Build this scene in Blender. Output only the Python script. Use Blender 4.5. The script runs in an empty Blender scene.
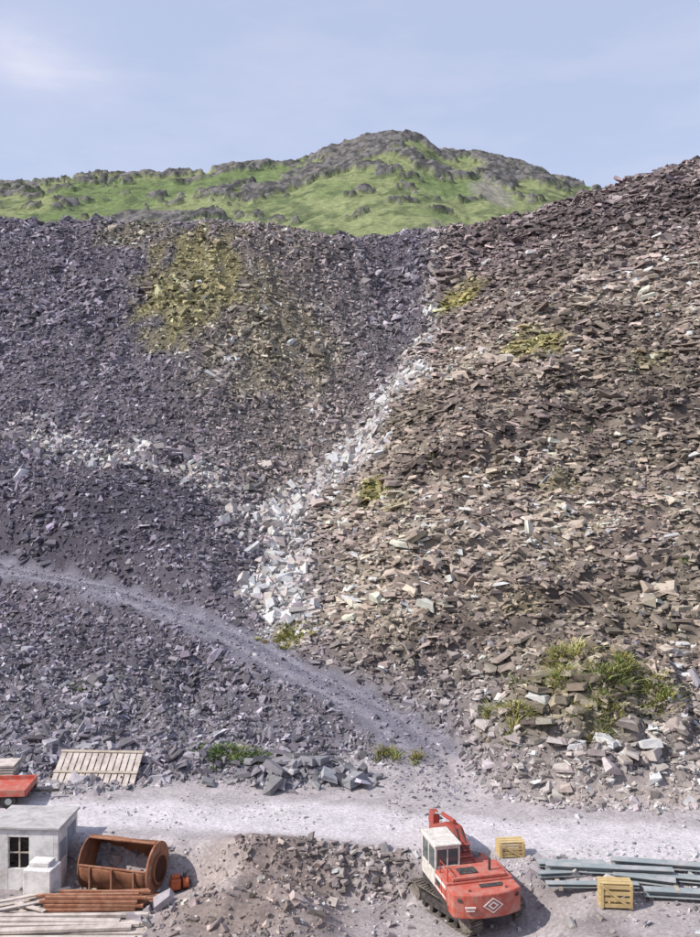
import bpy, math, random
import numpy as np
from mathutils import Vector, Matrix
rng=np.random.default_rng(7); random.seed(7)
S=bpy.context.scene
COL=S.collection

# ------------------------------------------------------------------ noise
def _h(ix,iy,s):
    v=np.sin(ix*127.1+iy*311.7+s*74.7)*43758.5453
    return v-np.floor(v)
def vn(x,y,s=0):
    xi=np.floor(x);yi=np.floor(y);fx=x-xi;fy=y-yi
    fx=fx*fx*(3-2*fx);fy=fy*fy*(3-2*fy)
    a=_h(xi,yi,s);b=_h(xi+1,yi,s);c=_h(xi,yi+1,s);d=_h(xi+1,yi+1,s)
    return (a+(b-a)*fx)*(1-fy)+(c+(d-c)*fx)*fy
def fbm(x,y,o=4,s=0):
    r=0;a=.5;t=0
    for i in range(o):
        r=r+a*vn(x,y,s+i*3.1);t+=a;a*=.5
        x,y=x*1.6+y*1.2+5.3,-x*1.2+y*1.6+9.1
    return r/t
def ridged(x,y,o=5,s=0):
    r=0;a=.5;t=0
    for i in range(o):
        r=r+a*(1-np.abs(2*vn(x,y,s+i*3.1)-1));t+=a;a*=.5
        x,y=x*1.6+y*1.2+5.3,-x*1.2+y*1.6+9.1
    return r/t
def ss(a,b,x):
    t=np.clip((x-a)/(b-a),0,1);return t*t*(3-2*t)

# ------------------------------------------------------------------ terrain survey (metres)
CP=[(-28.7,44.0,-0.01),(-40.4,62.0,8.15),(-47.0,72.0,14.41),(-73.0,112.0,42.58),
(-14.1,37.1,0.02),(-15.6,41.0,0.66),(-17.5,46.0,1.90),(-19.4,51.0,3.47),(-21.3,56.0,4.97),(-22.6,59.5,6.27),(-23.2,61.0,7.03),(-24.3,64.0,9.38),(-26.1,68.5,13.60),(-28.2,74.0,15.25),(-31.6,83.0,20.94),(-36.1,95.0,30.35),(-41.8,110.0,42.9),
(-9.9,36.6,-0.01),(-11.3,41.5,0.73),(-12.6,46.5,2.28),(-14.1,52.0,4.41),(-15.1,55.5,5.52),(-15.5,57.0,6.37),(-16.4,60.5,8.92),(-17.4,64.0,11.82),(-19.0,70.0,13.23),(-21.7,80,18.9),(-25.8,95,30.3),(-29.6,109,42.1),
(-6.7,41,.43),(-7.3,45,1.65),(-8.1,49.5,3.2),(-8.4,51.5,4.04),(-8.6,53,4.8),(-9.3,57,7.3),(-9.8,60,8.96),(-10.9,67,12.1),(-12.9,79,18.8),(-15.3,94,30.2),(-17.6,108,41.6),
(-4.6,53,4.24),(-5.2,60,7),(-6.1,70,12.1),(-7.0,81,19),(-8.4,96.5,30.6),(-9.6,110,41.7),
(-2.2,40.5,.15),(-2.4,43.6,1.3),(-2.6,47.3,2.36),(-2.7,49.5,3.2),(-3,54.5,5.2),(-3.4,62,8.15),(-3.9,71,12.1),(-4.6,84,19.2),(-5.4,100,31.3),(-6.1,113,42.0),
(0,50,3.65),(0,54,5.25),(0,60,8.3),(0,74,13.24),(0,86,19.36),(0,104,32),(0,118,42.6),
(2.2,41,0),(2.4,44,1.2),(2.5,46.5,2.28),(2.7,49,3.84),(2.85,52.5,5.47),(3.2,58.5,8.42),(3.75,69,13.2),(4.7,86,20.3),(5.4,100,28),(6.6,122,43.6),
(4.0,41.0,0.21),(4.4,44.5,1.78),(4.7,48.5,3.93),(5.6,57.0,8.54),(6.6,67.0,13.22),(7.8,80.0,19.78),(9.9,101.0,29.25),(12.3,126.0,44.0),
(5.9,36.0,0.01),(6.4,39.0,1.68),(7.1,43.5,2.03),(8.2,50.5,5.75),(9.8,60.0,10.91),(12.1,74.0,18.47),(15.5,95.0,30.35),(19.2,118.0,43.7),
(7.9,34.5,-0.01),(8.4,37.0,1.26),(9.1,40.0,3.35),(9.5,41.5,3.98),
(12.6,46.5,4.31),(13.5,49.5,5.90),(16.0,59.0,10.95),(19.6,72.0,18.32),(24.7,91.0,29.62),(32.1,118.0,47.7),
(11.6,39.5,3.47),(11.0,37.5,1.91),(10.3,35.0,0.37),(13.5,37.5,1.51),(12.2,34.0,-0.01),
(16.2,42.5,3.21),(18.3,48.0,6.11),(21.7,57.0,11.02),(26.4,69.5,18.14),(33.1,87.0,28.89),(44.5,117.0,51.3),
(20.1,37.0,1.26),(25.0,46.0,6.40),(36.4,67.0,17.95),(58.7,108.0,44.46),(64.1,118.0,53.79),
(-75,128,41),(-45,126,40.5),(-25,127,40),(-10,128,39.5),(2,136,41),(12,138,42),(22,136,43),(36,136,47),(50,136,51),(66,136,54)]
CP=np.array(CP,float)
def kern(d2): return -np.sqrt(d2+2.0)
n=len(CP)
D2=((CP[:,None,:2]-CP[None,:,:2])**2).sum(-1)
A=np.zeros((n+3,n+3));A[:n,:n]=kern(D2)+np.eye(n)*.25
Pm=np.c_[np.ones(n),CP[:,:2]/50];A[:n,n:]=Pm;A[n:,:n]=Pm.T
W=np.linalg.solve(A,np.r_[CP[:,2],0,0,0])
def rbf(x,y):
    x=np.clip(x,-75,64);y=np.clip(y,34,138)
    out=np.empty(x.shape).ravel();xf=x.ravel();yf=y.ravel()
    for i in range(0,len(xf),40000):
        a=xf[i:i+40000,None];b=yf[i:i+40000,None]
        k=kern((a-CP[None,:,0])**2+(b-CP[None,:,1])**2)
        out[i:i+40000]=k@W[:n]+W[n]+W[n+1]*a[:,0]/50+W[n+2]*b[:,0]/50
    return out.reshape(x.shape)
def polyd(x,y,pts):
    best=np.full(x.shape,1e9);val=np.zeros(x.shape)
    for p,q in zip(pts[:-1],pts[1:]):
        dx,dy=q[0]-p[0],q[1]-p[1]
        t=np.clip(((x-p[0])*dx+(y-p[1])*dy)/(dx*dx+dy*dy),0,1)
        d=np.hypot(x-p[0]-t*dx,y-p[1]-t*dy)
        m=d<best;best=np.where(m,d,best)
        if len(p)>2: val=np.where(m,p[2]+t*(q[2]-p[2]),val)
    return best,val
TRACK=[(-40,73,10.6),(-22.8,60,6.5),(-15.3,56,5.75),(-8.5,52,4.3),(-5.4,49.8,3.4),(-2.6,47.3,2.45),(-.4,45.8,1.8),(1.6,43.9,1.15),(3.0,41.9,.5),(3.6,39.5,.1),(3.3,36,0)]
GULLY=[[(-3.6,51.5),(-4.0,54),(-4.9,57),(-4.2,60),(-4.9,64),(-4.0,68),(-2.6,71),(.6,74.5),(2.2,79),(4.6,85),(6.0,90),(8.4,97),(10,110),(11.5,123)],
       [(-4.8,62),(-7.5,65.5),(-10.8,68),(-14,69),(-19,72),(-27.8,74.5),(-36,77)]]
def yard_edge(x): return np.interp(x,[-40,-12,2,5,10,40],[33,33,31.5,30.6,29.9,29.5])
TW=1.35
def strata(x,r): return r*.75-x*.16+fbm(x*.22,r*.35,4,9)*3.0
def ground(x,y):
    r=rbf(x,y)
    r=np.where(r>0.6,r,np.where(r<-0.6,0,(r+0.6)**2/2.4))
    r=r*ss(33.2,36.5,y)
    dt,zt=polyd(x,y,TRACK)
    slope=ss(.3,1.5,r)
    big=(fbm(x*.16,y*.16,3,2)-.5)*1.5
    med=(fbm(x*.7,y*.7,4,5)-.5)*.9
    right=ss(-2,5,x-(y-60)*.12)
    ph=r*.75-x*.16+fbm(x*.22,y*.22,4,9)*3.0
    led=(ph-np.floor(ph));led=ss(0,.3,led)-led
    ph2=r*2.1-x*.4+fbm(x*.5,y*.5,3,19)*3.0
    led2=(ph2-np.floor(ph2));led2=ss(0,.3,led2)-led2
    r=r+slope*(big*ss(40,60,y)*.6+med*(.65+.35*right)+right*(led*1.0+led2*.42))
    r=r+slope*(1-right)*ss(64,80,y)*(fbm(x*.55+y*.06,y*.05,3,21)-.5)*.9
    r=r+slope*(fbm(x*2.1,y*2.1,2,23)-.5)*.38
    # rock ledge crossing the right hand tip
    r=r+right*ss(2,6,x)*.9*(ss(0,.6,y-64-x*.12-(fbm(x*.4,y*0+3,3,91)-.5)*3)-ss(0,7,y-64-x*.12))
    foot=ss(.05,.6,r)*(1-ss(2.5,6,r))
    r=r+foot*(ridged(x*.5,y*.5,4,31)-.55)*.9
    r=r+ss(100,108,y)*(ridged(x*.25,y*.12,4,44)-.5)*1.3
    k=1-ss(TW,TW+1.6,dt)
    rut=-.09*np.exp(-((dt-.8)/.25)**2)+.10*(fbm(x*1.5,y*1.5,3,8)-.5)
    r=r*(1-k)+(zt+rut)*k
    r=np.maximum(r,0)
    e=yard_edge(x); 
    low=-1.3+.8*ss(5.2,7.5,x)
    w=1.3+1.2*ss(4,8,x)
    e=e+(fbm(x*.5,y*.2,3,12)-.5)*1.2
    r=r+low*(1-ss(e-w,e,y))
    hx=(x+3.1)/2.7;hy=(y-28.2)/2.9
    hp=np.exp(-(hx**2+hy**2)**1.4)*.85
    hp2=np.exp(-(((x+3.1)/1.9)**2+((y-31.0)/.8)**2))*.28
    m=.35+1.3*ridged(x*.7,y*.7,5,17);r=r+(hp+hp2)*m
    pl=np.exp(-(((x+2.0)/2.2)**2+((y-38.4)/1.0)**2))*.6+np.exp(-(((x+6)/3)**2+((y-39.3)/1.3)**2))*.7
    r=r+pl
    r=r+.09*(fbm(x*1.3,y*1.3,4,3)-.5)*ss(14,18,y)
    bank=np.where(y>0,11.2-.65*y,11.2)
    r=np.where(y<24,np.maximum(r,bank),r)
    return r
def mix(a,b,t): return a+(b-a)*t[...,None]
def ell(x,y,cx,cy,rx,ry,rot=0):
    c,s=math.cos(rot),math.sin(rot);dx=x-cx;dy=y-cy
    return ((dx*c+dy*s)/rx)**2+((-dx*s+dy*c)/ry)**2
MOSS=[(-16.5,97,6,10,.8),(12.6,101,3.1,3.6,1),(16.4,83,2.6,2.8,.85),(1.6,66,1.0,2.4,.9),(-3.2,51.4,1.4,1.0,.9),(-24,106,5,4,.4),(-10,92,8,11,.3),(3.2,62,1,2,.5),(14,60,1.5,1.2,.35),(25,76,2,1.2,.3),(9.5,49,1.5,1,.3)]
def masks(x,y):
    m={}
    m['right']=ss(-2.5,3.5,x-np.interp(y,[36,50,60,70,75,85,97,125],[3.5,-2.5,-3.5,-3,0.5,4.6,8.4,12])+(fbm(x*.3,y*.3,3,41)-.5)*4)
    a=polyd(x,y,GULLY[0])[0];b=polyd(x,y,GULLY[1])[0];wob=(fbm(x*.35,y*.35,3,51)-.5)*3.0
    ga=(1-ss(.4,2.4,a+wob))*(1-.75*ss(84,100,y))
    gb=(1-ss(.5,4.0,b+wob*1.4))*.40
    m['gully']=np.maximum(ga*ss(.22,.45,fbm(x*.3,y*.3,3,57)+.25*(1-ss(62,68,y))),gb*ss(.35,.6,fbm(x*.3,y*.3,3,57)))
    mo=np.zeros(x.shape)
    nz=fbm(x*.7,y*.45,4,61)
    for cx,cy,rx,ry,k in MOSS:
        e=ell(x,y,cx,cy,rx,ry)
        mo=np.maximum(mo,k*(1-ss(.1,1.5,e+(nz-.5)*2.2)))
    m['moss']=mo
    m['trd']=polyd(x,y,TRACK)[0]
    m['track']=1-ss(TW-.2,TW+.8,m['trd']+(fbm(x,y,2,71)-.5)*.9)
    return m
def roadmask(x,y,z,n2):
    ecen=np.interp(x,[-16,0,6,16],[34.9,33.9,32.4,31.6])
    return (1-ss(.9,2.0,np.abs(y-ecen)+(n2-.5)*1.6))*(1-ss(.05,.4,z))*(z>-.35)
def zone(x,y,z,m=None):
    if m is None: m=masks(x,y)
    n1=fbm(x*.08,y*.08,4,81);n2=fbm(x*.4,y*.4,4,91)
    purple=np.array([.180,.160,.187]);pdark=np.array([.098,.090,.112]);brown=np.array([.265,.215,.187]);bdark=np.array([.10,.08,.075])
    tan=np.array([.33,.275,.225])
    c=mix(purple,pdark,ss(.4,.7,n1)*.6)
    band=np.exp(-((x+5.5+(y-90)*.17)/9.5)**2)*ss(56,70,y)
    c=mix(c,np.array([.25,.213,.195]),np.clip(band*.95,0,1))
    c=mix(c,mix(brown,tan,ss(.35,.65,n2)),m['right'])
    up=ss(80,110,y)*m['right']
    c=mix(c,np.array([.165,.132,.14]),up*.8)
    st=fbm(x*.09,(z*.75-x*.16)*.55,4,121)
    c=c*(1-m['right']*ss(2,5,z)*(.34-.72*ss(.3,.7,st)*.75))[...,None]
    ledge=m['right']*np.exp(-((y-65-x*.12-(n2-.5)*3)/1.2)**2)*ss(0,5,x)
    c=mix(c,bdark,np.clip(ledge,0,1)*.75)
    c=mix(c,pdark,(1-m['right'])*np.exp(-((y-62)/4.5)**2)*ss(-6,-11,x)*.8)
    foot=(1-ss(1.2,4.5,z))*ss(34,36,y)
    c=mix(c,mix(np.array([.195,.18,.20]),np.array([.35,.31,.295]),ss(4,8,x)),foot*.85)
    c=mix(c,np.array([.44,.40,.38]),m['gully']*.75)
    c=mix(c,np.array([.32,.285,.11]),m['moss']*.8)
    rutc=np.exp(-((m['trd']-.8)/.35)**2)
    c=mix(c,mix(np.array([.19,.18,.215]),np.array([.255,.24,.27]),rutc),m['track'])
    flat=(1-ss(.06,.35,z))*ss(0,1,42-y)
    rd=np.array([.52,.485,.50]);ap=np.array([.37,.335,.34])
    c=mix(c,ap,flat*ss(24,26,y))
    road=roadmask(x,y,z,n2)
    c=mix(c,rd,road)
    yard=(1-ss(-.35,-.1,z))*(y<34)
    c=mix(c,mix(np.array([.24,.21,.21]),np.array([.34,.305,.305]),ss(.4,.6,n2)),yard)
    heap=ss(.2,.6,np.exp(-(((x+2.9)/3.2)**2+((y-29.4)/3.4)**2)))
    c=mix(c,mix(np.array([.24,.195,.178]),np.array([.33,.28,.262]),ss(.4,.6,n2)),heap*(1-road))
    gr=ell(x,y,10.2,39.4,3.6,2.2);c=mix(c,np.array([.26,.225,.145]),(1-ss(.3,1.1,gr+(n2-.5)*1.8))*.5)
    return c*(.8+.4*fbm(x*1.7,y*1.7,3,101)*(1-.6*road)+.12*road)[...,None]

# ------------------------------------------------------------------ materials
def newmat(name,rough=.75,spec=.3):
    m=bpy.data.materials.new(name);m.use_nodes=True
    nt=m.node_tree;b=nt.nodes['Principled BSDF'];b.inputs['Roughness'].default_value=rough
    b.inputs['Specular IOR Level'].default_value=spec
    return m,nt,b
def N(nt,t,**k):
    nd=nt.nodes.new(t)
    for a,v in k.items(): setattr(nd,a,v)
    return nd
def noisemul(nt,colsock,scale,lo,hi,detail=6,vec=None):
    no=N(nt,'ShaderNodeTexNoise');no.inputs['Scale'].default_value=scale;no.inputs['Detail'].default_value=detail;no.inputs['Roughness'].default_value=.65
    if vec is not None: nt.links.new(vec,no.inputs['Vector'])
    mr=N(nt,'ShaderNodeMapRange');mr.inputs['From Min'].default_value=.3;mr.inputs['From Max'].default_value=.7;mr.inputs['To Min'].default_value=lo;mr.inputs['To Max'].default_value=hi
    nt.links.new(no.outputs['Fac'],mr.inputs['Value'])
    mx=N(nt,'ShaderNodeVectorMath',operation='SCALE');nt.links.new(colsock,mx.inputs[0]);nt.links.new(mr.outputs[0],mx.inputs['Scale'])
    return mx.outputs[0],no.outputs['Fac']
def attrmat(name,scales,rough=.8,spec=.25,bump=0,vor=0,vlo=.6,vhi=1.35,bd=.04):
    m,nt,b=newmat(name,rough,spec)
    at=N(nt,'ShaderNodeAttribute',attribute_name='Col');ge=N(nt,'ShaderNodeNewGeometry')
    c=at.outputs['Color'];f=None
    for sc,lo,hi in scales: c,f=noisemul(nt,c,sc,lo,hi,vec=ge.outputs['Position'])
    hs=f
    if vor:
        vo=N(nt,'ShaderNodeTexVoronoi');vo.inputs['Scale'].default_value=vor;vo.inputs['Randomness'].default_value=1
        nt.links.new(ge.outputs['Position'],vo.inputs['Vector'])
        sp=N(nt,'ShaderNodeSeparateColor');nt.links.new(vo.outputs['Color'],sp.inputs[0])
        mr=N(nt,'ShaderNodeMapRange');mr.inputs['To Min'].default_value=vlo;mr.inputs['To Max'].default_value=vhi
        nt.links.new(sp.outputs[0],mr.inputs['Value'])
        mx=N(nt,'ShaderNodeVectorMath',operation='SCALE');nt.links.new(c,mx.inputs[0]);nt.links.new(mr.outputs[0],mx.inputs['Scale']);c=mx.outputs[0]
        ad=N(nt,'ShaderNodeMath',operation='ADD');nt.links.new(sp.outputs[1],ad.inputs[0]);nt.links.new(f,ad.inputs[1]);hs=ad.outputs[0]
    nt.links.new(c,b.inputs['Base Color'])
    if bump:
        bp=N(nt,'ShaderNodeBump');bp.inputs['Strength'].default_value=bump;bp.inputs['Distance'].default_value=bd
        nt.links.new(hs,bp.inputs['Height']);nt.links.new(bp.outputs[0],b.inputs['Normal'])
    return m
def paint(name,col,dirt=(.25,.2,.17),amt=.5,scale=3,rough=.5,spec=.4,metal=0):
    m,nt,b=newmat(name,rough,spec);b.inputs['Metallic'].default_value=metal
    tc=N(nt,'ShaderNodeTexCoord')
    no=N(nt,'ShaderNodeTexNoise');no.inputs['Scale'].default_value=scale;no.inputs['Detail'].default_value=8;no.inputs['Roughness'].default_value=.7
    nt.links.new(tc.outputs['Object'],no.inputs['Vector'])
    mr=N(nt,'ShaderNodeMapRange');mr.inputs['From Min'].default_value=.42;mr.inputs['From Max'].default_value=.68;mr.inputs['To Max'].default_value=amt
    nt.links.new(no.outputs['Fac'],mr.inputs['Value'])
    mx=N(nt,'ShaderNodeMix',data_type='RGBA');mx.inputs['A'].default_value=(*col,1);mx.inputs['B'].default_value=(*dirt,1)
    nt.links.new(mr.outputs[0],mx.inputs['Factor']);nt.links.new(mx.outputs['Result'],b.inputs['Base Color'])
    bp=N(nt,'ShaderNodeBump');bp.inputs['Strength'].default_value=.3;bp.inputs['Distance'].default_value=.02
    nt.links.new(no.outputs['Fac'],bp.inputs['Height']);nt.links.new(bp.outputs[0],b.inputs['Normal'])
    return m
M_ground=attrmat('ground_slate_waste',[(1.2,.88,1.12),(9,.85,1.15)],.95,.08,bump=.6,vor=11,vlo=.85,vhi=1.15)
M_slab=attrmat('slate',[(5,.8,1.2)],.8,.2)
M_mount=attrmat('mountain_turf_and_crag',[(.05,.85,1.15),(.4,.65,1.3)],.95,.05,bump=.6,bd=1.2)
M_grass=attrmat('grass_blades',[(4,.7,1.3)],.75,.15)

def mesh_from(name,co,faces,col=None,mat=None,smooth=False):
    me=bpy.data.meshes.new(name)
    nv=len(co);nf=len(faces);k=faces.shape[1]
    me.vertices.add(nv);me.vertices.foreach_set('co',np.asarray(co,np.float32).ravel())
    me.loops.add(nf*k);me.loops.foreach_set('vertex_index',faces.astype(np.int32).ravel())
    me.polygons.add(nf);me.polygons.foreach_set('loop_start',np.arange(0,nf*k,k,dtype=np.int32))
    me.polygons.foreach_set('loop_total',np.full(nf,k,np.int32))
    me.polygons.foreach_set('use_smooth',np.full(nf,smooth))
    me.update(calc_edges=True)
    if col is not None:
        a=me.color_attributes.new('Col','FLOAT_COLOR','POINT')
        a.data.foreach_set('color',np.c_[col,np.ones(nv)].astype(np.float32).ravel())
    if mat: me.materials.append(mat)
    ob=bpy.data.objects.new(name,me);COL.objects.link(ob);return ob
def gridfaces(nx,ny):
    i=np.arange(nx-1);j=np.arange(ny-1);I,J=np.meshgrid(i,j);a=(J*nx+I).ravel()
    return np.c_[a,a+1,a+1+nx,a+nx]

# ------------------------------------------------------------------ ground sheet
def grow(start,step,lim,f=1.35):
    o=[];v=start
    while abs(v)<lim: step*=f;v+=step;o.append(v)
    return o
xs=np.arange(-66,66.01,.25)
xs=np.r_[np.array(grow(-66,-.4,3500))[::-1],xs,grow(66,.4,3500)]
ysm=[];v=22.
while v<139: ysm.append(v);v+=.12+.0015*(v-22)
ys=np.r_[np.array(grow(22,-.2,3000))[::-1],ysm,grow(ysm[-1],.4,3500)]
X,Y=np.meshgrid(xs,ys)
Z=ground(X,Y)
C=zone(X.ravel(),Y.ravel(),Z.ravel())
C=C*(1-.35*ss(.4,1.5,Z.ravel())*(1-masks(X.ravel(),Y.ravel())['track']))[:,None]  # slope ground darkened off the track: crevice shade between slabs painted into vertex colour
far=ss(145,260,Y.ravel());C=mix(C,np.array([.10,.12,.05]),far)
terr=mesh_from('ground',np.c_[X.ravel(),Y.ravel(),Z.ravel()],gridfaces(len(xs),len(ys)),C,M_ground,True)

# ------------------------------------------------------------------ mountain
RX=np.array([-1500,-700,-359,-228,-189,-143,-98,-72,-33,-13,20,36,49,59,85,111,137,170,228,359,700,1500.])
RZ=np.array([120,170,190,199,202,204,206,209,214,222,230,231,227,220,219,214,203,194,185,171,140,100.])
mx_=np.r_[np.array(grow(-330,-2,1700,1.15))[::-1],np.arange(-330,300,1.0),grow(300,2,1700,1.15)]
my_=np.r_[np.arange(260,420,4),np.arange(420,625,1.0),np.arange(625,1100,12)]
X,Y=np.meshgrid(mx_,my_)
rz=np.interp(X,RX,RZ)
yr=600+26*(fbm(X*.01,X*0+2,3,7)-.5)
t=np.clip((Y-330)/(yr-330),0,1);prof=np.where(Y<yr,.35*t+.65*t**1.3,1-ss(0,1,(Y-yr)/450)*.8)
base=45+40*ss(260,330,Y)
Z=base+(rz-base)*prof
wx=X+14*(fbm(X*.03,Y*.03,3,61)-.5);wy=Y+14*(fbm(X*.03,Y*.03,3,67)-.5)
u=wx*.024+wy*.010;v=wy*.050-wx*.022
cf=.50*ridged(u,v,5,3)+.32*fbm(u*3,v*3,4,13)+.18*fbm(X*.010,Y*.013,3,23)
cf+=.17*np.exp(-((X-25)/50)**2)*ss(565,600,Y)+.15*np.exp(-((X-108)/34)**2)*ss(550,590,Y)
cf+=.09*np.exp(-((X-(Y-560)*.9+10)/32)**2)*ss(615,560,Y)
cf-=.08*ss(530,470,Y)
cf+=.06*ss(575,600,Y)
sel=(Y>450)&(Y<605)&(abs(X)<260)
q1,q2=np.quantile(cf[sel],[.71,.80])
crag=ss(q1,q2,cf)
rough=ridged(wx*.13,wy*.2,5,53)
gul=fbm(X*.03,Y*.012,4,33)
Z=Z+ss(270,420,Y)*((gul-.5)*10*(1-.6*ss(560,600,Y))+crag*(1.5+5.5*(rough-.4))+(fbm(X*.16,Y*.16,4,5)-.5)*2.0)
g1=np.array([.15,.195,.085]);g2=np.array([.215,.24,.12]);g3=np.array([.10,.125,.065])
rk=np.array([.175,.16,.165]);rk2=np.array([.075,.07,.08])
n1=fbm(X*.02,Y*.02,4,91);n2=fbm(X*.12,Y*.12,4,95)
c=mix(np.broadcast_to(g1,X.shape+(3,)),g2,ss(.4,.6,n1));c=mix(c,g3,ss(.48,.66,n2)*.85)
rm=ss(.3,.75,crag+(n2-.5)*1.2)
c=mix(c,mix(rk,rk2,ss(.42,.58,fbm(X*.3,Y*.3,3,97))),rm*.9)
scr=(1-ss(.3,1.2,ell(X,Y,77,505,12,30)+(n2-.5)));c=mix(c,np.array([.27,.24,.24]),scr*.6)
mesh_from('mountain',np.c_[X.ravel(),Y.ravel(),Z.ravel()],gridfaces(len(mx_),len(my_)),c.reshape(-1,3),M_mount,True)

# ------------------------------------------------------------------ slate pieces
CUBEF=np.array([[4,5,6,7],[0,1,5,4],[1,2,6,5],[2,3,7,6],[3,0,4,7],[3,2,1,0]])
def slabs(name,x,y,size,thick,col,nrm_up=.45,jit=.35,asp=(.45,.95),lift=.3,align=0.,mat=None):
    n=len(x);e=.35
    z=ground(x,y);zx=ground(x+e,y);zy=ground(x,y+e)
    nr=np.c_[-(zx-z)/e,-(zy-z)/e,np.ones(n)];nr/=np.linalg.norm(nr,axis=1)[:,None]
    con=np.c_[-nr[:,1],nr[:,0],np.zeros(n)];con/=np.maximum(1e-6,np.linalg.norm(con,axis=1))[:,None]
    nu=nr*(1-nrm_up)+np.array([0,0,1])*nrm_up+rng.normal(0,jit,(n,3));nu/=np.linalg.norm(nu,axis=1)[:,None]
    rd=rng.normal(0,1,(n,3))
    t=con*align+rd*(1-align)*.6
    t-=nu*(t*nu).sum(1)[:,None];t/=np.linalg.norm(t,axis=1)[:,None]
    b=np.cross(nu,t)
    ang=np.array([.25,.75,1.25,1.75])*math.pi
    ang=ang[None]+rng.uniform(-.6,.6,(n,4));rad=rng.uniform(.55,1.25,(n,4))
    a=size[:,None]*.5*rad;w=rng.uniform(*asp,n)[:,None]
    px=np.cos(ang)*a*1.3;py=np.sin(ang)*a*1.3*w
    th=thick[:,None]*rng.uniform(.35,1.4,(n,4))
    c0=np.c_[x,y,z]+nr*(size*.36*lift)[:,None]*rng.uniform(-.2,1,n)[:,None]
    def pts(s,h): return c0[:,None]+t[:,None]*(px*s)[...,None]+b[:,None]*(py*s)[...,None]+nu[:,None]*h[...,None]
    sh=rng.uniform(.6,1.02,(n,4))
    bot=pts(1.0,-th*.5);top=pts(sh,th*.5)
    co=np.concatenate([bot,top],1).reshape(-1,3)
    F=(np.arange(n)[:,None,None]*8+CUBEF[None]).reshape(-1,4)
    return mesh_from(name,co,F,np.repeat(col,8,0),mat or M_slab)
def sample(nn,y0,y1,p=1.0):
    y=y0+(y1-y0)*rng.random(nn)**p
    x=rng.uniform(-1,1,nn)*(.40*y+7)
    return x,y
def tint(c,sd=.33,pale=.05):
    n=len(c);f=np.exp(rng.normal(0,sd,n))
    f=np.where(rng.random(n)<pale,f*1.5,f)
    c=c*f[:,None];c=c*(1+rng.normal(0,.022,(n,3)))
    return np.clip(c,.02,.52)
x,y=sample(235000,36,128,.9)
z=ground(x,y);m=masks(x,y)
keep=(z>.25)&(m['track']<.35)&(rng.random(len(x))>m['moss']*.4)
x,y,z=x[keep],y[keep],z[keep];m={k:v[keep] for k,v in m.items()}
c=tint(zone(x,y,z,m),.42,.05)
cl=fbm(x*.25,y*.25,3,111)
size=np.clip(np.exp(rng.normal(0,.58,len(x))),.3,3.4)*(.195+.11*m['right']+.15*ss(.5,.7,cl))*(y/70)**.6
L=m['right']>.5
slabs('slate_scree',x[~L],y[~L],size[~L],size[~L]*rng.uniform(.12,.4,(~L).sum()),c[~L],.25,.45,align=.3,lift=.5,asp=(.3,.95))
slabs('slate_scree',x[L],y[L],size[L],size[L]*rng.uniform(.10,.32,L.sum()),c[L],.68,.24,align=.76,lift=.9,asp=(.35,.9))
# larger bedded slabs on the right hand tip
x,y=sample(7000,44,125,.9);z=ground(x,y);m=masks(x,y);k=(m['right']>.7)&(z>2.5)&(m['moss']<.3)&(fbm(x*.2,y*.2,3,131)>.46);x,y,z=x[k],y[k],z[k];m={a:v[k] for a,v in m.items()}
size=np.clip(np.exp(rng.normal(0,.3,len(x)))*.62,.3,1.4)*(y/75)**.35
slabs('slate_bedded_slabs',x,y,size,size*rng.uniform(.09,.24,len(x)),tint(zone(x,y,z,m),.35,.04),.72,.16,align=.85,lift=1.0,asp=(.35,.8))
gx_,gy_=[],[]
for P,nn,sd in zip(GULLY,(8000,4200),(1.4,2.6)):
    P=np.array(P);seg=np.hypot(*(P[1:]-P[:-1]).T);cs=np.r_[0,np.cumsum(seg)]
    s=rng.random(nn)**1.2*cs[-1]
    gx_.append(np.interp(s,cs,P[:,0])+rng.normal(0,sd,nn));gy_.append(np.interp(s,cs,P[:,1])+rng.normal(0,sd,nn))
# two fans of bigger pale blocks
gx_.append(rng.normal(.5,1.4,260));gy_.append(rng.normal(74.3,.8,260));gx_.append(rng.normal(5,1.5,220));gy_.append(rng.normal(86,1.3,220))
x=np.concatenate(gx_);y=np.concatenate(gy_)
gm=masks(x,y)['gully'];gm[-480:]=1
k=(polyd(x,y,TRACK)[0]>3)&(rng.random(len(x))<gm*1.2+.015);big_=np.r_[np.ones(len(x)-480),np.full(480,1.35)][k];x,y=x[k],y[k]
c=tint(np.tile([.45,.405,.385],(len(x),1)),.33,.12)
size=np.clip(np.exp(rng.normal(0,.55,len(x)))*.32,.1,1.0)*big_
slabs('gully_boulders',x,y,size,size*rng.uniform(.25,.65,len(x)),c,.1,.5,asp=(.5,1),lift=.8)
x,y=sample(36000,34.2,54,1.3);z=ground(x,y);m=masks(x,y)
k=(z>.12)&(z<4.5)&(m['track']<.5);x,y,z=x[k],y[k],z[k]
c=tint(zone(x,y,z),.42,.07);size=np.clip(np.exp(rng.normal(0,.6,len(x)))*.14,.04,.55)
slabs('slate_rubble',x,y,size,size*rng.uniform(.12,.5,len(x)),c,.2,.45,asp=(.35,.95))
x,y=sample(1100,35.5,66,1.2);z=ground(x,y);m=masks(x,y);k=(z>.2)&(m['track']<.05)&(ell(x,y,10,39,5,4)>1);x,y,z=x[k],y[k],z[k]
size=np.clip(np.exp(rng.normal(0,.35,len(x)))*.42,.2,.95)
slabs('slate_blocks',x,y,size,size*rng.uniform(.08,.28,len(x)),tint(np.tile([.24,.225,.25],(len(x),1)),.3,.12),.1,.35)
nn=300;x=rng.normal(-1.8,1.25,nn);y=rng.normal(38.1,.5,nn);size=np.clip(np.exp(rng.normal(0,.45,nn))*.46,.2,1.1)
slabs('slate_block_pile',x,y,size,size*rng.uniform(.12,.32,nn),tint(np.tile([.20,.19,.205],(nn,1)),.3,.08),.2,.3,lift=1)
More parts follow.
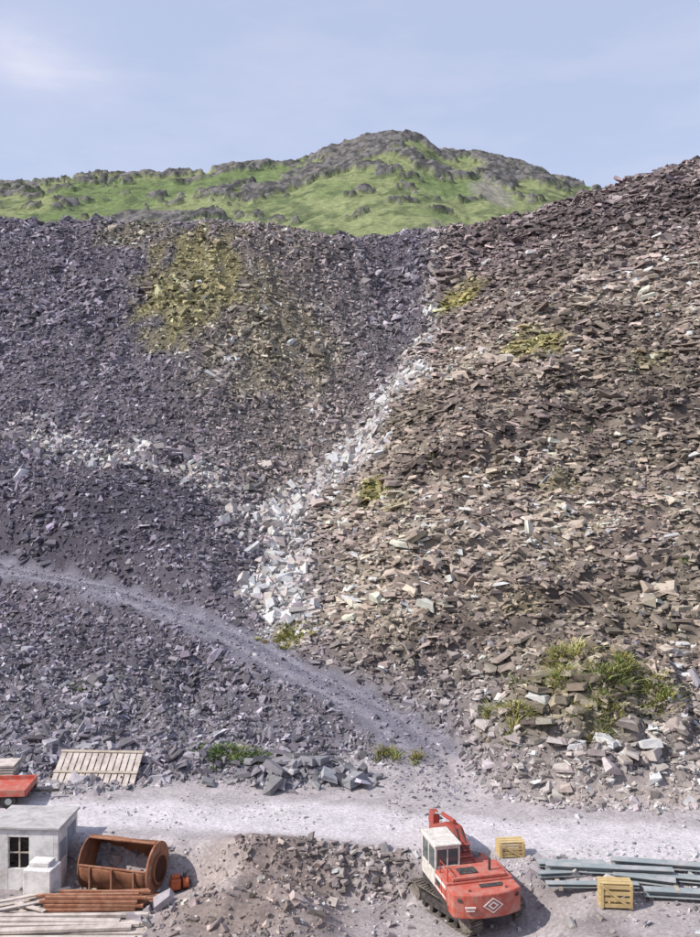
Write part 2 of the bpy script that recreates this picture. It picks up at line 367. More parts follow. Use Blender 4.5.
nn=42000;x=rng.uniform(-16,16,nn);y=rng.uniform(24,33.5,nn);z=ground(x,y)
hp=np.exp(-(((x+2.7)/3.3)**2+((y-29.6)/3.2)**2));ed=np.exp(-((y-yard_edge(x)+.5)/.7)**2)
k=rng.random(nn)<np.clip(hp*.45*ss(.35,.6,fbm(x*.8,y*.8,3,7))*1.6+ed*.55+.07,0,1);k&=~((z>-.15)&(y>31.5));x,y,z=x[k],y[k],z[k]
size=np.clip(np.exp(rng.normal(0,.65,len(x)))*.075,.02,.5)
slabs('yard_rubble',x,y,size,size*rng.uniform(.25,.7,len(x)),tint(zone(x,y,z),.38,.06),.1,.5)
nn=170;x=rng.uniform(-1.6,1.9,nn);y=yard_edge(x)-rng.uniform(.1,1.2,nn);size=rng.uniform(.12,.5,nn)
slabs('slate_bank_facing',x,y,size,size*rng.uniform(.12,.3,nn),tint(np.tile([.25,.215,.205],(nn,1)),.35,.05),.8,.2,lift=.7)
nn=8000;x=rng.uniform(-17,17,nn);y=rng.uniform(29.5,41,nn);z=ground(x,y);k=(z>-.3)&(z<.3)&(rng.random(nn)<ss(.45,.7,fbm(x*.5,y*.8,3,7)));x,y,z=x[k],y[k],z[k]
size=np.exp(rng.normal(0,.5,len(x)))*.065
slabs('road_gravel',x,y,size,size*.5,tint(zone(x,y,z)*.8,.3,.02),.1,.4)
nn=6000;i=rng.random(nn);T=np.array(TRACK);seg=np.hypot(*(T[1:,:2]-T[:-1,:2]).T);cs=np.r_[0,np.cumsum(seg)];s_=i*cs[-1]
x=np.interp(s_,cs,T[:,0])+rng.normal(0,1.4,nn);y=np.interp(s_,cs,T[:,1])+rng.normal(0,1.4,nn)
size=np.exp(rng.normal(0,.5,nn))*.09;slabs('track_gravel',x,y,size,size*.4,tint(np.tile([.19,.175,.205],(nn,1)),.4,.05),.1,.3)

# ------------------------------------------------------------------ grass
def tufts(name,cx,cy,h,nb,col,spread=.22):
    nT=len(cx);T=nT*nb
    ci=np.repeat(np.arange(nT),nb)
    ox=rng.normal(0,spread,T)*h[ci]*1.3;oy=rng.normal(0,spread,T)*h[ci]*1.3
    bx=cx[ci]+ox;by=cy[ci]+oy
    bz=ground(bx,by)-.04
    hh=h[ci]*rng.uniform(.45,1.15,T)
    lean=np.c_[ox,oy]*rng.uniform(.6,2.4,T)[:,None]+rng.normal(0,.10,(T,2))
    w=.014+.012*rng.random(T);a=rng.uniform(0,math.pi,T)
    wx=np.cos(a)*w;wy=np.sin(a)*w
    p0=np.c_[bx-wx,by-wy,bz];p1=np.c_[bx+wx,by+wy,bz]
    mid=np.c_[bx+lean[:,0]*.45,by+lean[:,1]*.45,bz+hh*.65]
    p2=mid+np.c_[wx,wy,wx*0];p3=mid-np.c_[wx,wy,wx*0]
    tip=np.c_[bx+lean[:,0]*1.25,by+lean[:,1]*1.25,bz+hh*.95]
    co=np.stack([p0,p1,p2,p3,tip-np.c_[wx,wy,wx*0]*.2,tip+np.c_[wx,wy,wx*0]*.2],1).reshape(-1,3)
    b=np.arange(T)[:,None]*6
    F=np.concatenate([b+np.array([[0,1,2,3]]),b+np.array([[3,2,5,4]])])
    cc=np.asarray(col)[None]*np.exp(rng.normal(0,.3,nT))[ci][:,None]*np.exp(rng.normal(0,.2,T))[:,None]
    dry=rng.random(nT)[ci]
    cc=cc*(1+(dry[:,None]-.4)*np.array([[.8,.3,.35]]))
    return mesh_from(name,co,F,np.repeat(np.clip(cc,.01,.5),6,0),M_grass)
nt_=330;a=rng.uniform(0,6.28,nt_);r=np.sqrt(rng.random(nt_))
gx2=9.5+4.1*r*np.cos(a);gy2=39.4+2.1*r*np.sin(a)
k=(fbm(gx2*1.5,gy2*1.5,3,19)>.50);gx2,gy2=gx2[k],gy2[k]
tufts('grass_tussocks',gx2,gy2,rng.uniform(.18,.6,len(gx2)),60,(.25,.255,.09),.24)
def patch(name,cx,cy,rx,ry,nn,h0,h1,col,nb=40):
    x=rng.normal(cx,rx,nn);y=rng.normal(cy,ry,nn);tufts(name,x,y,rng.uniform(h0,h1,nn),nb,col)
patch('weed_patch',-4.6,39.3,.9,.6,60,.12,.35,(.10,.14,.05))
patch('weed_patch',-13.0,45.6,.5,.3,18,.12,.3,(.10,.14,.045))
patch('weed_patch',1.6,40.6,.2,.2,6,.2,.45,(.2,.2,.08))
patch('weed_patch',2.8,40.3,.15,.2,4,.15,.35,(.2,.2,.08))
patch('weed_patch',-3.2,51.2,.8,.45,40,.12,.25,(.27,.25,.08))
patch('moss_grass',12.6,101,1.7,1.6,140,.12,.3,(.32,.31,.09),30)
patch('moss_grass',16.4,83,1.3,1.3,90,.12,.3,(.32,.31,.10),30)
patch('moss_grass',1.6,66,.6,1.3,60,.12,.3,(.26,.27,.08),30)
nn=70;x=rng.uniform(0,30,nn);y=rng.uniform(48,90,nn);tufts('sparse_weeds',x,y,rng.uniform(.15,.32,nn),30,(.2,.21,.08))

# ------------------------------------------------------------------ object helpers
def empty(name,loc=(0,0,0),rz=0,parent=None):
    o=bpy.data.objects.new(name,None);COL.objects.link(o);o.location=loc;o.rotation_euler=(0,0,rz)
    if parent:o.parent=parent
    return o
def raw(name,verts,faces,mat,parent=None,bevel=0,smooth=False):
    me=bpy.data.meshes.new(name);me.from_pydata(verts,[],faces);me.update();me.materials.append(mat)
    if smooth:
        for p in me.polygons:p.use_smooth=True
    o=bpy.data.objects.new(name,me);COL.objects.link(o)
    if parent:o.parent=parent
    if bevel:
        b=o.modifiers.new('bevel','BEVEL');b.width=bevel;b.segments=2;b.limit_method='ANGLE'
    return o
def boxdata(c,s,M=None):
    v=[Vector(((i&1)*2-1,((i>>1)&1)*2-1,((i>>2)&1)*2-1)) for i in range(8)]
    v=[Vector((a.x*s[0]/2,a.y*s[1]/2,a.z*s[2]/2)) for a in v]
    if M is not None:v=[M@a for a in v]
    v=[tuple(a+Vector(c)) for a in v]
    f=[(0,2,3,1),(4,5,7,6),(0,1,5,4),(2,6,7,3),(0,4,6,2),(1,3,7,5)]
    return v,f
def boxes(name,lst,mat,parent=None,bevel=0):
    V=[];F=[]
    for it in lst:
        v,f=boxdata(*it);o=len(V);V+=v;F+=[tuple(i+o for i in q) for q in f]
    return raw(name,V,F,mat,parent,bevel)
def prism(name,prof,a,b,mat,parent=None,axis='x',bevel=0):
    n=len(prof)
    def P(p,t): return (t,p[0],p[1]) if axis=='x' else ((p[0],t,p[1]) if axis=='y' else (p[0],p[1],t))
    V=[P(p,a) for p in prof]+[P(p,b) for p in prof]
    F=[tuple(range(n)),tuple(range(2*n-1,n-1,-1))]+[(i,(i+1)%n+0,(i+1)%n+n,i+n) for i in range(n)]
    o=raw(name,V,F,mat,parent,bevel)
    import bmesh
    bm=bmesh.new();bm.from_mesh(o.data);bmesh.ops.recalc_face_normals(bm,faces=bm.faces);bm.to_mesh(o.data);bm.free()
    return o
def tube(name,p,q,r,mat,parent=None,seg=14,r2=None,cap=True):
    p=Vector(p);q=Vector(q);d=(q-p).normalized();u=d.orthogonal().normalized();w=d.cross(u)
    r2=r2 or r;V=[];F=[]
    for c,rr in((p,r),(q,r2)):
        for i in range(seg):
            a=2*math.pi*i/seg;V.append(tuple(c+(u*math.cos(a)+w*math.sin(a))*rr))
    for i in range(seg):j=(i+1)%seg;F.append((i,j,j+seg,i+seg))
    if cap:F+=[tuple(range(seg-1,-1,-1)),tuple(range(seg,2*seg))]
    return raw(name,V,F,mat,parent)
def gz(x,y): return float(ground(np.array([float(x)]),np.array([float(y)]))[0])
RX_=lambda a:Matrix.Rotation(a,3,'X')
RY_=lambda a:Matrix.Rotation(a,3,'Y')
RZ_=lambda a:Matrix.Rotation(a,3,'Z')

m_red=paint('faded_red_paint',(.47,.095,.065),(.43,.26,.21),.85,3.2,.6)
m_boom=paint('boom_red_paint',(.37,.055,.04),(.20,.10,.07),.8,3,.55)
m_cream=paint('cream_paint',(.70,.66,.61),(.36,.30,.25),.7,4,.5)
m_white=paint('white_marking',(.8,.77,.74),(.6,.40,.35),.6,6,.5)
m_track=paint('track_steel',(.15,.13,.11),(.34,.30,.27),.9,5,.85,.2,.2)
m_dark=paint('dark_machine_parts',(.03,.03,.03),(.14,.11,.10),.8,6,.7)
m_rust=paint('rusty_steel',(.32,.15,.085),(.13,.06,.04),.95,1.6,.9,.15)
m_rust2=paint('rusty_bars',(.28,.12,.07),(.45,.27,.19),.8,4,.9,.15)
m_inside=paint('tank_inside',(.05,.025,.02),(.13,.055,.03),.7,3,.95,.1)
m_conc=paint('whitewashed_concrete',(.74,.72,.71),(.36,.33,.31),.85,1.8,.9,.1)
m_roof=paint('weathered_roof',(.48,.46,.45),(.25,.23,.23),.8,2,.9,.1)
m_door=paint('shed_door',(.30,.33,.38),(.2,.2,.22),.8,3,.8,.2)
m_wood=paint('weathered_timber',(.46,.40,.33),(.26,.21,.17),.8,3,.9,.1)
m_pale=paint('pale_timber',(.58,.51,.46),(.30,.25,.22),.9,2,.9,.1)
m_ywood=paint('yellowed_pine',(.58,.44,.22),(.38,.27,.14),.8,3,.85,.1)
m_steel=paint('grey_green_steel',(.25,.29,.30),(.44,.42,.41),.9,2,.7,.25)
m_orange=paint('orange_paint',(.50,.12,.04),(.15,.06,.04),.8,5,.6)
m_tyre=paint('tyre_rubber',(.03,.03,.03),(.12,.11,.1),.6,5,.9,.1)
m_glass,_,b=newmat('cab_glass',.12,.6);b.inputs['Base Color'].default_value=(.10,.12,.125,1)

# ------------------------------------------------------------------ excavator
ex=empty('crawler_excavator',(3.74,29.9,-1.33));ex.scale=(.85,.85,.83)
uc=empty('undercarriage',parent=ex,rz=math.radians(33))
for sx in(-1,1):
    L_=1.5;R=.40;per=2*2*L_+2*math.pi*R;ns=48;bx=[]
    for i in range(ns):
        s=i/ns*per
        if s<2*L_: y,z,a=-L_+s,2*R,0
        elif s<2*L_+math.pi*R: t=(s-2*L_)/R;y,z,a=L_+R*math.sin(t),R+R*math.cos(t),-t
        elif s<4*L_+math.pi*R: y,z,a=L_-(s-2*L_-math.pi*R),0,math.pi
        else: t=(s-4*L_-math.pi*R)/R;y,z,a=-L_-R*math.sin(t),R-R*math.cos(t),math.pi-t
        bx.append(((sx*1.08,y,z+.03),(.56,per/ns*.86,.045),RX_(a)))
        off=RX_(a)@Vector((0,0,.04));bx.append(((sx*1.08,y+off.y,z+.03+off.z),(.56,.03,.05),RX_(a)))
    boxes('track_shoes',bx,m_track,uc)
    boxes('track_frame',[((sx*1.08,0,.42),(.34,2.8,.3))],m_dark,uc,.03)
    for yy in(-L_,L_): tube('sprocket',(sx*1.08-.2,yy,.43),(sx*1.08+.2,yy,.43),.33,m_track,uc,18)
    for i in range(5): tube('roller',(sx*1.08-.19,-.95+i*.47,.19),(sx*1.08+.19,-.95+i*.47,.19),.11,m_dark,uc,12)
boxes('centre_frame',[((0,0,.55),(1.7,1.2,.4))],m_dark,uc,.04)
tube('slew_ring',(0,0,.72),(0,0,1.0),.55,m_dark,uc,24)
up=empty('upper_structure',parent=ex,rz=math.radians(14))
up.location=(.05,-.35,0)
prism('deck',[(-1.3,-1.5),(1.3,-1.5),(1.3,1.45),(-1.3,1.45)],.96,1.14,m_dark,up,'z')
def arc_cw(off=0,back=-2.25,hw=1.3):
    p=[(-hw-off,-1.25),(hw+off,-1.25)]
    for i in range(9):
        t=i/8;x=(hw+off)*(1-2*t);p.append((x,back-off+.32*abs(1-2*t)**2.6))
    return p
prism('counterweight',arc_cw(),.92,1.80,m_red,up,'z',.05)
prism('engine_housing',[(-1.3,-1.24),(1.3,-1.24),(1.3,.35),(.45,.35),(.45,.0),(-1.3,.0)],1.15,1.86,m_red,up,'z',.04)
prism('engine_hood',[(-1.05,-1.2),(1.05,-1.2),(1.05,-.1),(-1.05,-.1)],1.87,2.0,m_red,up,'z',.03)
boxes('tool_box',[((.95,.95,1.4),(.65,1.1,.5))],m_red,up,.03)
tube('exhaust',(.55,-.8,2.0),(.55,-.8,2.45),.05,m_dark,up)
boxes('hood_vent',[((-.3,-.7,2.015),(.7,.5,.03)),((.3,-1.6,1.815),(.9,.25,.03))],m_dark,up)
boxes('lifting_eyes',[((-.7,-1.85,1.85),(.05,.16,.12)),((.7,-1.85,1.85),(.05,.16,.12))],m_red,up)
boxes('handrails',[((-1.2,-1.1,2.1),(.03,.03,.45)),((-1.2,-.3,2.1),(.03,.03,.45)),((-1.2,-.7,2.33),(.03,.83,.03))],m_boom,up)
boxes('side_stripe',[((-1.306,-.62,1.68),(.008,1.15,.14)),((-1.306,-.62,1.28),(.008,1.15,.06)),((1.306,-.5,1.68),(.008,1.3,.14))],m_white,up)
boxes('side_grille',[((-1.308,-.35,1.5),(.01,.45,.24))],m_dark,up)
boxes('door_seams',[((-1.308,z_,1.5),(.012,.015,.66)) for z_ in(-1.15,-.75,-.05)],m_dark,up)
def ring(name,cx,cz,w,h,t,y,mat):
    o=[(cx,cz+h),(cx+w,cz),(cx,cz-h),(cx-w,cz)];k=1-t
    i=[(cx,cz+h*k),(cx+w*k,cz),(cx,cz-h*k),(cx-w*k,cz)]
    V=[(a,y,b) for a,b in o+i]+[(a,y+.03,b) for a,b in o+i]
    F=[(j,(j+1)%4,(j+1)%4+4,j+4) for j in range(4)]+[(j,(j+1)%4,(j+1)%4+8,j+8) for j in range(4)]
    return raw(name,V,F,mat,up)
ring('emblem_outer',.1,1.38,.38,.28,.18,-2.264,m_white)
ring('emblem_inner',.1,1.38,.21,.15,.45,-2.264,m_white)
boxes('rear_lettering',[((-.75,-2.215,1.36),(.38,.05,.06),RZ_(-.2)),((-.75,-2.215,1.25),(.3,.05,.035),RZ_(-.2))],m_white,up)
boxes('rear_lamps',[((-1.1,-2.05,1.6),(.14,.06,.1),RZ_(-.5)),((1.1,-2.05,1.6),(.14,.06,.1),RZ_(.5))],m_dark,up)
cx0,cx1,cy0,cy1,cz0,cz1=-1.28,-.28,.04,1.62,1.14,2.70
pil=[]
for xx in(cx0+.04,cx1-.04):
    for yy in(cy0+.04,(cy0+cy1)/2,cy1-.04): pil.append(((xx,yy,(cz0+cz1)/2),(.08,.08,cz1-cz0-.02)))
boxes('cab_pillars',pil,m_cream,up,.015)
boxes('cab_roof',[(((cx0+cx1)/2,(cy0+cy1)/2,cz1+.03),(cx1-cx0+.1,cy1-cy0+.12,.1))],m_cream,up,.04)
boxes('cab_panels',[(((cx0+cx1)/2,cy0+.03,cz0+.40),(cx1-cx0-.17,.05,.78)),((cx0+.03,(cy0+cy1)/2,cz0+.3),(.05,cy1-cy0-.17,.58)),((cx1-.03,(cy0+cy1)/2,cz0+.3),(.05,cy1-cy0-.17,.58)),(((cx0+cx1)/2,cy1-.03,cz0+.2),(cx1-cx0-.17,.05,.38))],m_cream,up,.01)
boxes('cab_rails',[(((cx0+cx1)/2,cy0+.04,cz1-.07),(cx1-cx0-.17,.06,.12)),((cx0+.04,(cy0+cy1)/2,cz1-.07),(.06,cy1-cy0-.17,.12)),((cx1-.04,(cy0+cy1)/2,cz1-.07),(.06,cy1-cy0-.17,.12)),(((cx0+cx1)/2,cy0+.036,cz0+1.1),(.05,.05,.62))],m_cream,up)
boxes('cab_glass',[(((cx0+cx1)/2,cy0+.05,cz0+1.1),(cx1-cx0-.17,.012,.72)),((cx0+.05,(cy0+cy1)/2,cz0+1.03),(.012,cy1-cy0-.17,.92)),((cx1-.05,(cy0+cy1)/2,cz0+1.03),(.012,cy1-cy0-.17,.92)),(((cx0+cx1)/2,cy1-.05,cz0+.95),(cx1-cx0-.17,.012,1.1))],m_glass,up)
boxes('cab_seat',[(((cx0+cx1)/2,cy0+.55,cz0+.45),(.45,.45,.15)),(((cx0+cx1)/2,cy0+.35,cz0+.8),(.45,.12,.6))],m_dark,up,.04)
boxes('cab_step',[((cx0-.06,.9,1.0),(.12,.5,.05))],m_dark,up)
prism('boom',[(.15,1.25),(.25,1.75),(.8,2.45),(1.5,2.80),(2.3,2.7),(4.1,1.9),(4.15,1.65),(2.3,2.2),(1.7,2.2),(1.25,1.95),(.75,1.3)],-.14,.36,m_boom,up,'x',.03)
boxes('boom_ribs',[((.11,.30+.14*i,1.84+.18*i),(.56,.05,.10),RX_(.9)) for i in range(4)],m_red,up)
boxes('boom_bracket',[((-.18,.5,1.5),(.06,.9,.8)),((.40,.5,1.5),(.06,.9,.8))],m_boom,up,.03)
for xx in(-.24,.46):
    tube('boom_cylinder',(xx,.9,1.2),(xx,1.5,1.9),.085,m_boom,up);tube('boom_rod',(xx,1.5,1.9),(xx,1.8,2.4),.045,m_steel,up)
tube('arm_cylinder',(.11,1.7,2.92),(.11,3.1,2.72),.08,m_boom,up);tube('arm_rod',(.11,3.1,2.72),(.11,4.2,2.35),.04,m_steel,up)
prism('arm',[(3.85,2.45),(4.3,2.5),(4.5,2.0),(3.6,.75),(3.4,.8),(3.85,1.75)],-.04,.26,m_boom,up,'x',.03)
prism('bucket',[(3.3,.85),(3.75,.9),(3.95,.5),(3.75,.05),(3.2,.02),(3.0,.25),(3.5,.3)],-.35,.57,m_rust,up,'x',.02)
boxes('bucket_teeth',[((-.28+.26*i,2.97,.2),(.09,.22,.06)) for i in range(4)],m_dark,up)
tube('hose',(.0,.4,2.2),(.0,1.4,2.85),.025,m_dark,up,8);tube('hose',(.22,.4,2.2),(.22,1.4,2.85),.025,m_dark,up,8)

# ------------------------------------------------------------------ hut
hut=empty('concrete_hut',(-11.0,32.1,-1.35),math.radians(-3));hut.scale=(.93,.93,.87)
w,d,h=2.55,2.0,2.45
boxes('walls',[((-w/2+.08,0,h/2),(.16,d,h)),((w/2-.08,-.55,h/2),(.16,.9,h)),((w/2-.08,.93,h/2),(.16,.14,h)),((w/2-.08,.38,h-.15),(.16,.95,.3)),
 ((0,d/2-.08,h/2),(w-.33,.16,h)),
 ((-.85,-d/2+.08,h/2),(.52,.16,h)),((.65,-d/2+.08,h/2),(.93,.16,h)),((-.2,-d/2+.08,.45),(.77,.16,.9)),((-.2,-d/2+.08,h-.16),(.77,.16,.32))],m_conc,hut,.012)
boxes('roof',[((0,0,h+.055),(w+.16,d+.2,.1))],m_roof,hut,.02)
boxes('window_frame',[((-.2,-d/2+.1,1.5),(.05,.05,1.2)),((-.2,-d/2+.1,1.5),(.76,.045,.05))],m_wood,hut)
boxes('door',[((w/2-.12,.38,1.05),(.05,.92,2.1))],m_door,hut)
boxes('side_panel',[((w/2+.012,-.55,1.55),(.02,.6,.7))],m_door,hut)
blk=empty('concrete_block',(-10.15,30.35,-1.34),math.radians(-8))
boxes('body',[((0,0,.62),(.95,.8,1.25)),((-.05,.1,1.32),(.7,.5,.15))],m_conc,blk,.03)
# ------------------------------------------------------------------ rusty cut-open tank used as a skip
tk=empty('rusty_steel_skip',(-7.7,31.3,-1.3),math.radians(-14))
seg=40;R=.84;Lh=1.25
a0,a1=math.radians(168),math.radians(360+98)
V=[];F=[];nx=14
for k in range(nx+1):
    xx=-Lh+k*2*Lh/nx
    for i in range(seg+1):
        a=a0+(a1-a0)*i/seg
        dn=1-.08*math.exp(-((a-3.6)/.35)**2)*math.exp(-((xx-.3)/.5)**2)+.014*math.sin(3*a+xx*4)
        if i in(0,seg): dn*=1+.015*math.sin(xx*9)
        V.append((xx,R*dn*math.cos(a),R+R*dn*math.sin(a)))
for k in range(nx):
    for i in range(seg):
        q=k*(seg+1)+i;F.append((q,q+1,q+seg+2,q+seg+1))
o=raw('shell',V,F,m_rust,tk,0,True);sd=o.modifiers.new('s','SOLIDIFY');sd.thickness=.035;sd.offset=-1
def disc(name,xx,r,th,mat):
    return tube(name,(xx-th,0,R),(xx+th,0,R),r,mat,tk,40)
disc('end_plate',-Lh,R+.01,.02,m_rust);disc('end_plate',Lh,R+.02,.03,m_rust2)
tube('end_ring',(Lh+.03,0,R),(Lh+.12,0,R),R*.62,m_rust,tk,36);tube('end_hole',(Lh+.121,0,R),(Lh+.135,0,R),R*.5,m_inside,tk,36)
boxes('rim_angle',[((0,-.815,1.03),(2.46,.07,.05)),((0,-.11,1.70),(2.46,.09,.05))],m_rust2,tk,.01)
boxes('stiffeners',[((xx,-.86,.62),(.05,.06,.75)) for xx in(-.8,0,.8)],m_rust2,tk)
boxes('chocks',[((-.8,-.75,.1),(.3,.25,.25)),((.8,-.75,.1),(.3,.25,.25))],m_wood,tk)
# ------------------------------------------------------------------ small orange pump
px,py=-5.75,30.9;pp=empty('water_pump',(px,py,gz(px,py)-.02),.4)
boxes('skid',[((0,0,.05),(.75,.4,.06))],m_dark,pp)
boxes('engine',[((-.12,0,.28),(.34,.3,.36))],m_orange,pp,.04)
tube('volute',(.12,0,.28),(.3,0,.28),.19,m_orange,pp,20);tube('inlet',(.3,0,.28),(.42,0,.28),.08,m_dark,pp);tube('outlet',(.2,0,.4),(.2,0,.62),.06,m_dark,pp)
tube('fuel_tank',(-.25,0,.52),(.02,0,.52),.09,m_orange,pp)
# ------------------------------------------------------------------ timber and rusty bars
ts=empty('timber_stack',(-8.7,28.45,-1.3),math.radians(1.5));L=[]
for r_ in range(3):
    for i in range(8-r_*2):
        L.append(((random.uniform(-.5,.4),-1.1+i*.30+r_*.25+random.uniform(-.05,.05),.08+r_*.13),(random.uniform(3.8,5.6),random.uniform(.15,.24),.1),RZ_(random.uniform(-.06,.06))))
boxes('boards',L,m_pale,ts,.008)
boxes('bearers',[((-1.8,-.1,.015),(.12,2.3,.03)),((1.5,-.1,.015),(.12,2.3,.03))],m_wood,ts)
rb=empty('rusty_steel_bars',(-8.1,29.6,-1.3),math.radians(3));L=[]
for r_ in range(5):
    for i in range(5-r_//2):
        L.append(((random.uniform(-.3,.3),-.5+i*.2+r_*.06,.22+r_*.1),(random.uniform(2.8,3.7),.11,.08),RZ_(random.uniform(-.07,.07))))
boxes('bars',L,m_rust2,rb,.006)
boxes('bearers',[((-1.2,0,.09),(.15,1.2,.17)),((1.1,0,.09),(.15,1.2,.17))],m_wood,rb)
lp=empty('loose_planks',(-10.2,29.4,-1.3));L=[]
for i in range(9): L.append(((random.uniform(-1,1),random.uniform(-.5,.5),.06+.05*i),(random.uniform(1.2,2.4),.16,.04),RZ_(random.uniform(-.5,.5))))
boxes('planks',L,m_pale,lp)
x=np.array([-6.1,-5.9,-6.35,-5.6,-6.0,-4.9,-6.6,-5.4,-6.2]);y=np.array([29.7,29.3,29.2,29.6,30.0,29.1,28.7,28.4,28.2]);size=np.array([1.0,.8,.6,.5,.7,.4,.5,.35,.5]);nn=9
slabs('yard_boulders',x,y,size,size*.4,tint(np.tile([.27,.25,.26],(nn,1)),.2,.0),.1,.3,lift=1)
# ------------------------------------------------------------------ slatted panel
pn=empty('slatted_timber_panel',(-10.45,37.9,.55),math.radians(-3));a=math.radians(33);MR=RX_(a);L=[]
for i in range(13):
    L.append((MR@Vector((-1.62+i*.27,0,.0)),(.215,2.1,.035),MR))
boxes('slats',L,m_pale,pn)
boxes('rails',[(MR@Vector((0,yy,.045)),(3.5,.11,.05),MR) for yy in(-.95,-.1,.95)]+[(MR@Vector((xx,0,-.06)),(.09,2.1,.08),MR) for xx in(-1.6,0,1.6)],m_wood,pn)
boxes('props',[((-1.3,.75,-.1),(.12,.12,1.0)),((1.3,.75,-.1),(.12,.12,1.0))],m_wood,pn)
# ------------------------------------------------------------------ red flatbed trailer
tr=empty('flatbed_trailer',(-14.05,35.9,.0),math.radians(4))
boxes('bed',[((0,0,.52),(3.1,1.7,.08)),((0,-.86,.6),(3.14,.05,.26)),((0,.86,.6),(3.14,.05,.26)),((1.58,0,.6),(.05,1.66,.26)),((-1.58,0,.6),(.05,1.66,.26))],m_red,tr,.012)
for xx in(-.9,.95):
    for yy in(-.75,.75):
        tube('wheel',(xx,yy-.1,.28),(xx,yy+.1,.28),.28,m_tyre,tr,20);tube('hub',(xx,yy-.11,.28),(xx,yy+.11,.28),.13,m_steel,tr,12)
boxes('chassis',[((0,-.5,.4),(3.3,.08,.14)),((0,.5,.4),(3.3,.08,.14)),((2.1,0,.4),(1.1,.09,.09))],m_dark,tr)
bd=empty('stacked_boards',(-14.9,38.0,gz(-13.9,38)+.0),.05)
boxes('boards',[((random.uniform(-.05,.05),0,.1+.12*i),(2.3,1.0,.09),RZ_(random.uniform(-.04,.04))) for i in range(5)],m_pale,bd,.01)
# ------------------------------------------------------------------ crates
def crate(x,y,w,d,h,rz):
    c=empty('wooden_crate',(x,y,gz(x,y)-.02),rz);L=[]
    for sx in(-1,1):
        for sy in(-1,1): L.append(((sx*(w/2-.04),sy*(d/2-.04),h/2),(.07,.07,h)))
    nz=4
    for i in range(nz):
        zz=.09+i*(h-.16)/(nz-1)
        for sy in(-1,1): L.append(((0,sy*(d/2+.008),zz),(w+.04,.02,h/nz*.62)))
        for sx in(-1,1): L.append(((sx*(w/2+.008),0,zz),(.02,d-.02,h/nz*.62)))
    L.append(((0,0,.05),(w-.1,d-.1,.03)))
    for xx in(-w/2+.04,w/2-.04): L.append(((xx,-d/2-.03,h/2),(.08,.02,h*.98)))
    boxes('slats',L,m_ywood,c)
    L=[((0,-d/2-.045,h/2),(math.hypot(w,h)*.86,.015,.07),RY_(math.atan2(h,w)))]
    boxes('brace',L,m_ywood,c)
    boxes('lid',[((0,-.28*d,h+.015),(w+.04,d*.3,.025)),((0,.08*d,h+.015),(w+.04,d*.3,.025)),((0,.4*d,h+.015),(w+.04,d*.22,.025))],m_ywood,c)
crate(5.4,31.0,.85,.5,.5,.1);crate(8.15,28.3,.95,.5,.72,-.08)
# ------------------------------------------------------------------ steel sections
def beam(x,y,L,rz,w=.22,h=.2,zo=.1):
    e=empty('steel_beam',(x,y,gz(x,y)+zo),rz)
    boxes('section',[((0,0,h-.01),(L,w,.02)),((0,0,.01),(L,w,.02)),((0,0,h/2),(L,.02,h-.042))],m_steel,e)
for q in[(7.2,30.0,2.2,-.02),(8.3,29.5,4.0,-.11),(9.9,29.8,2.8,-.18),(7.6,28.9,2.9,-.02),(10.6,29.1,3.0,-.22),(10.2,28.4,2.2,-.12),(6.8,29.5,1.6,.1),(9.3,29.1,1.9,-.3)]:
    beam(*q,w=random.uniform(.14,.4),h=random.uniform(.10,.2))
boxes('timber_bearer',[((8.2,29.4,gz(8.2,29.4)+.05),(.12,1.9,.1),RZ_(.05)),((6.6,29.5,gz(6.6,29.5)+.05),(.12,1.5,.1)),((10.2,29.1,gz(10.2,29.1)+.05),(.12,1.6,.1),RZ_(-.1))],m_wood)

# ------------------------------------------------------------------ light, sky, camera
s=Vector((-.76,-.26,.72)).normalized()
el=math.asin(s.z);az=math.atan2(s.x,s.y)
sun=bpy.data.lights.new('sun','SUN');sun.energy=5.0;sun.angle=math.radians(.5);sun.color=(1,.945,.87)
so=bpy.data.objects.new('sun',sun);COL.objects.link(so);so.rotation_euler=(-s).to_track_quat('-Z','Y').to_euler();so.location=(-40,-30,80)
w=bpy.data.worlds.new('World');S.world=w;w.use_nodes=True;nt=w.node_tree;bg=nt.nodes['Background']
sk=N(nt,'ShaderNodeTexSky',sky_type='NISHITA');sk.sun_disc=False;sk.sun_elevation=el;sk.sun_rotation=az%(2*math.pi);sk.air_density=1.0;sk.dust_density=1.0;sk.ozone_density=1.0
tc=N(nt,'ShaderNodeTexCoord');mp=N(nt,'ShaderNodeMapping');mp.inputs['Scale'].default_value=(1.6,1.6,6);mp.inputs['Rotation'].default_value=(0,.25,0);nt.links.new(tc.outputs['Generated'],mp.inputs[0])
no=N(nt,'ShaderNodeTexNoise');no.inputs['Scale'].default_value=2.2;no.inputs['Detail'].default_value=8;no.inputs['Roughness'].default_value=.6;nt.links.new(mp.outputs[0],no.inputs['Vector'])
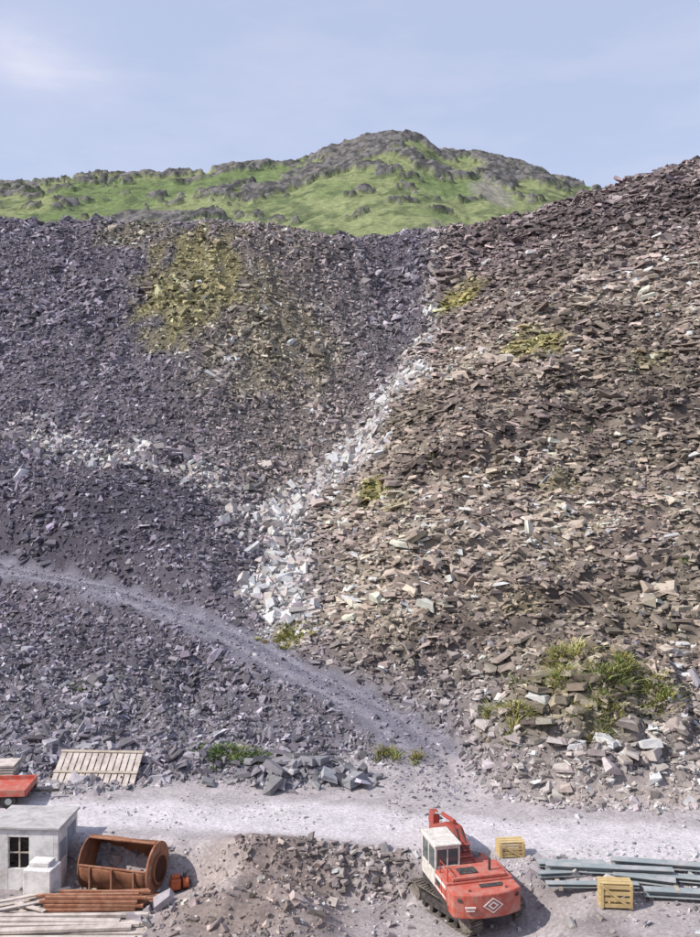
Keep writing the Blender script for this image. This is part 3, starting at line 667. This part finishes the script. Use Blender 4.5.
mx=N(nt,'ShaderNodeMix',data_type='RGBA');mx.inputs['B'].default_value=(4.9,5.4,7.2,1);mx.inputs['Factor'].default_value=.62;nt.links.new(sk.outputs[0],mx.inputs['A'])
mr=N(nt,'ShaderNodeMapRange');mr.inputs['From Min'].default_value=.46;mr.inputs['From Max'].default_value=.72;mr.inputs['To Max'].default_value=.25;nt.links.new(no.outputs['Fac'],mr.inputs['Value'])
dv=N(nt,'ShaderNodeVectorMath',operation='DISTANCE');dv.inputs[1].default_value=(-.30,.87,.375);nt.links.new(tc.outputs['Generated'],dv.inputs[0])
m2=N(nt,'ShaderNodeMapRange');m2.inputs['From Min'].default_value=.0;m2.inputs['From Max'].default_value=.13;m2.inputs['To Min'].default_value=1.35;m2.inputs['To Max'].default_value=0;nt.links.new(dv.outputs['Value'],m2.inputs['Value'])
mu=N(nt,'ShaderNodeMath',operation='MULTIPLY');nt.links.new(no.outputs['Fac'],mu.inputs[0]);nt.links.new(m2.outputs[0],mu.inputs[1])
mp2=N(nt,'ShaderNodeMath',operation='POWER');nt.links.new(mu.outputs[0],mp2.inputs[0]);mp2.inputs[1].default_value=2.2
ad=N(nt,'ShaderNodeMath',operation='ADD',use_clamp=True);nt.links.new(mr.outputs[0],ad.inputs[0]);nt.links.new(mp2.outputs[0],ad.inputs[1])
mx2=N(nt,'ShaderNodeMix',data_type='RGBA');mx2.inputs['B'].default_value=(6.2,6.1,7.0,1);nt.links.new(mx.outputs['Result'],mx2.inputs['A']);nt.links.new(ad.outputs[0],mx2.inputs['Factor'])
nt.links.new(mx2.outputs['Result'],bg.inputs['Color']);bg.inputs['Strength'].default_value=.14
cam=bpy.data.cameras.new('camera');co=bpy.data.objects.new('camera',cam);COL.objects.link(co);S.camera=co
co.location=(0,0,13);co.rotation_euler=(math.radians(90),0,0)
cam.sensor_fit='VERTICAL';cam.sensor_height=36;cam.lens=35.35;cam.clip_end=6000;cam.clip_start=.1
S.view_settings.view_transform='Standard';S.view_settings.look='None';S.view_settings.exposure=0
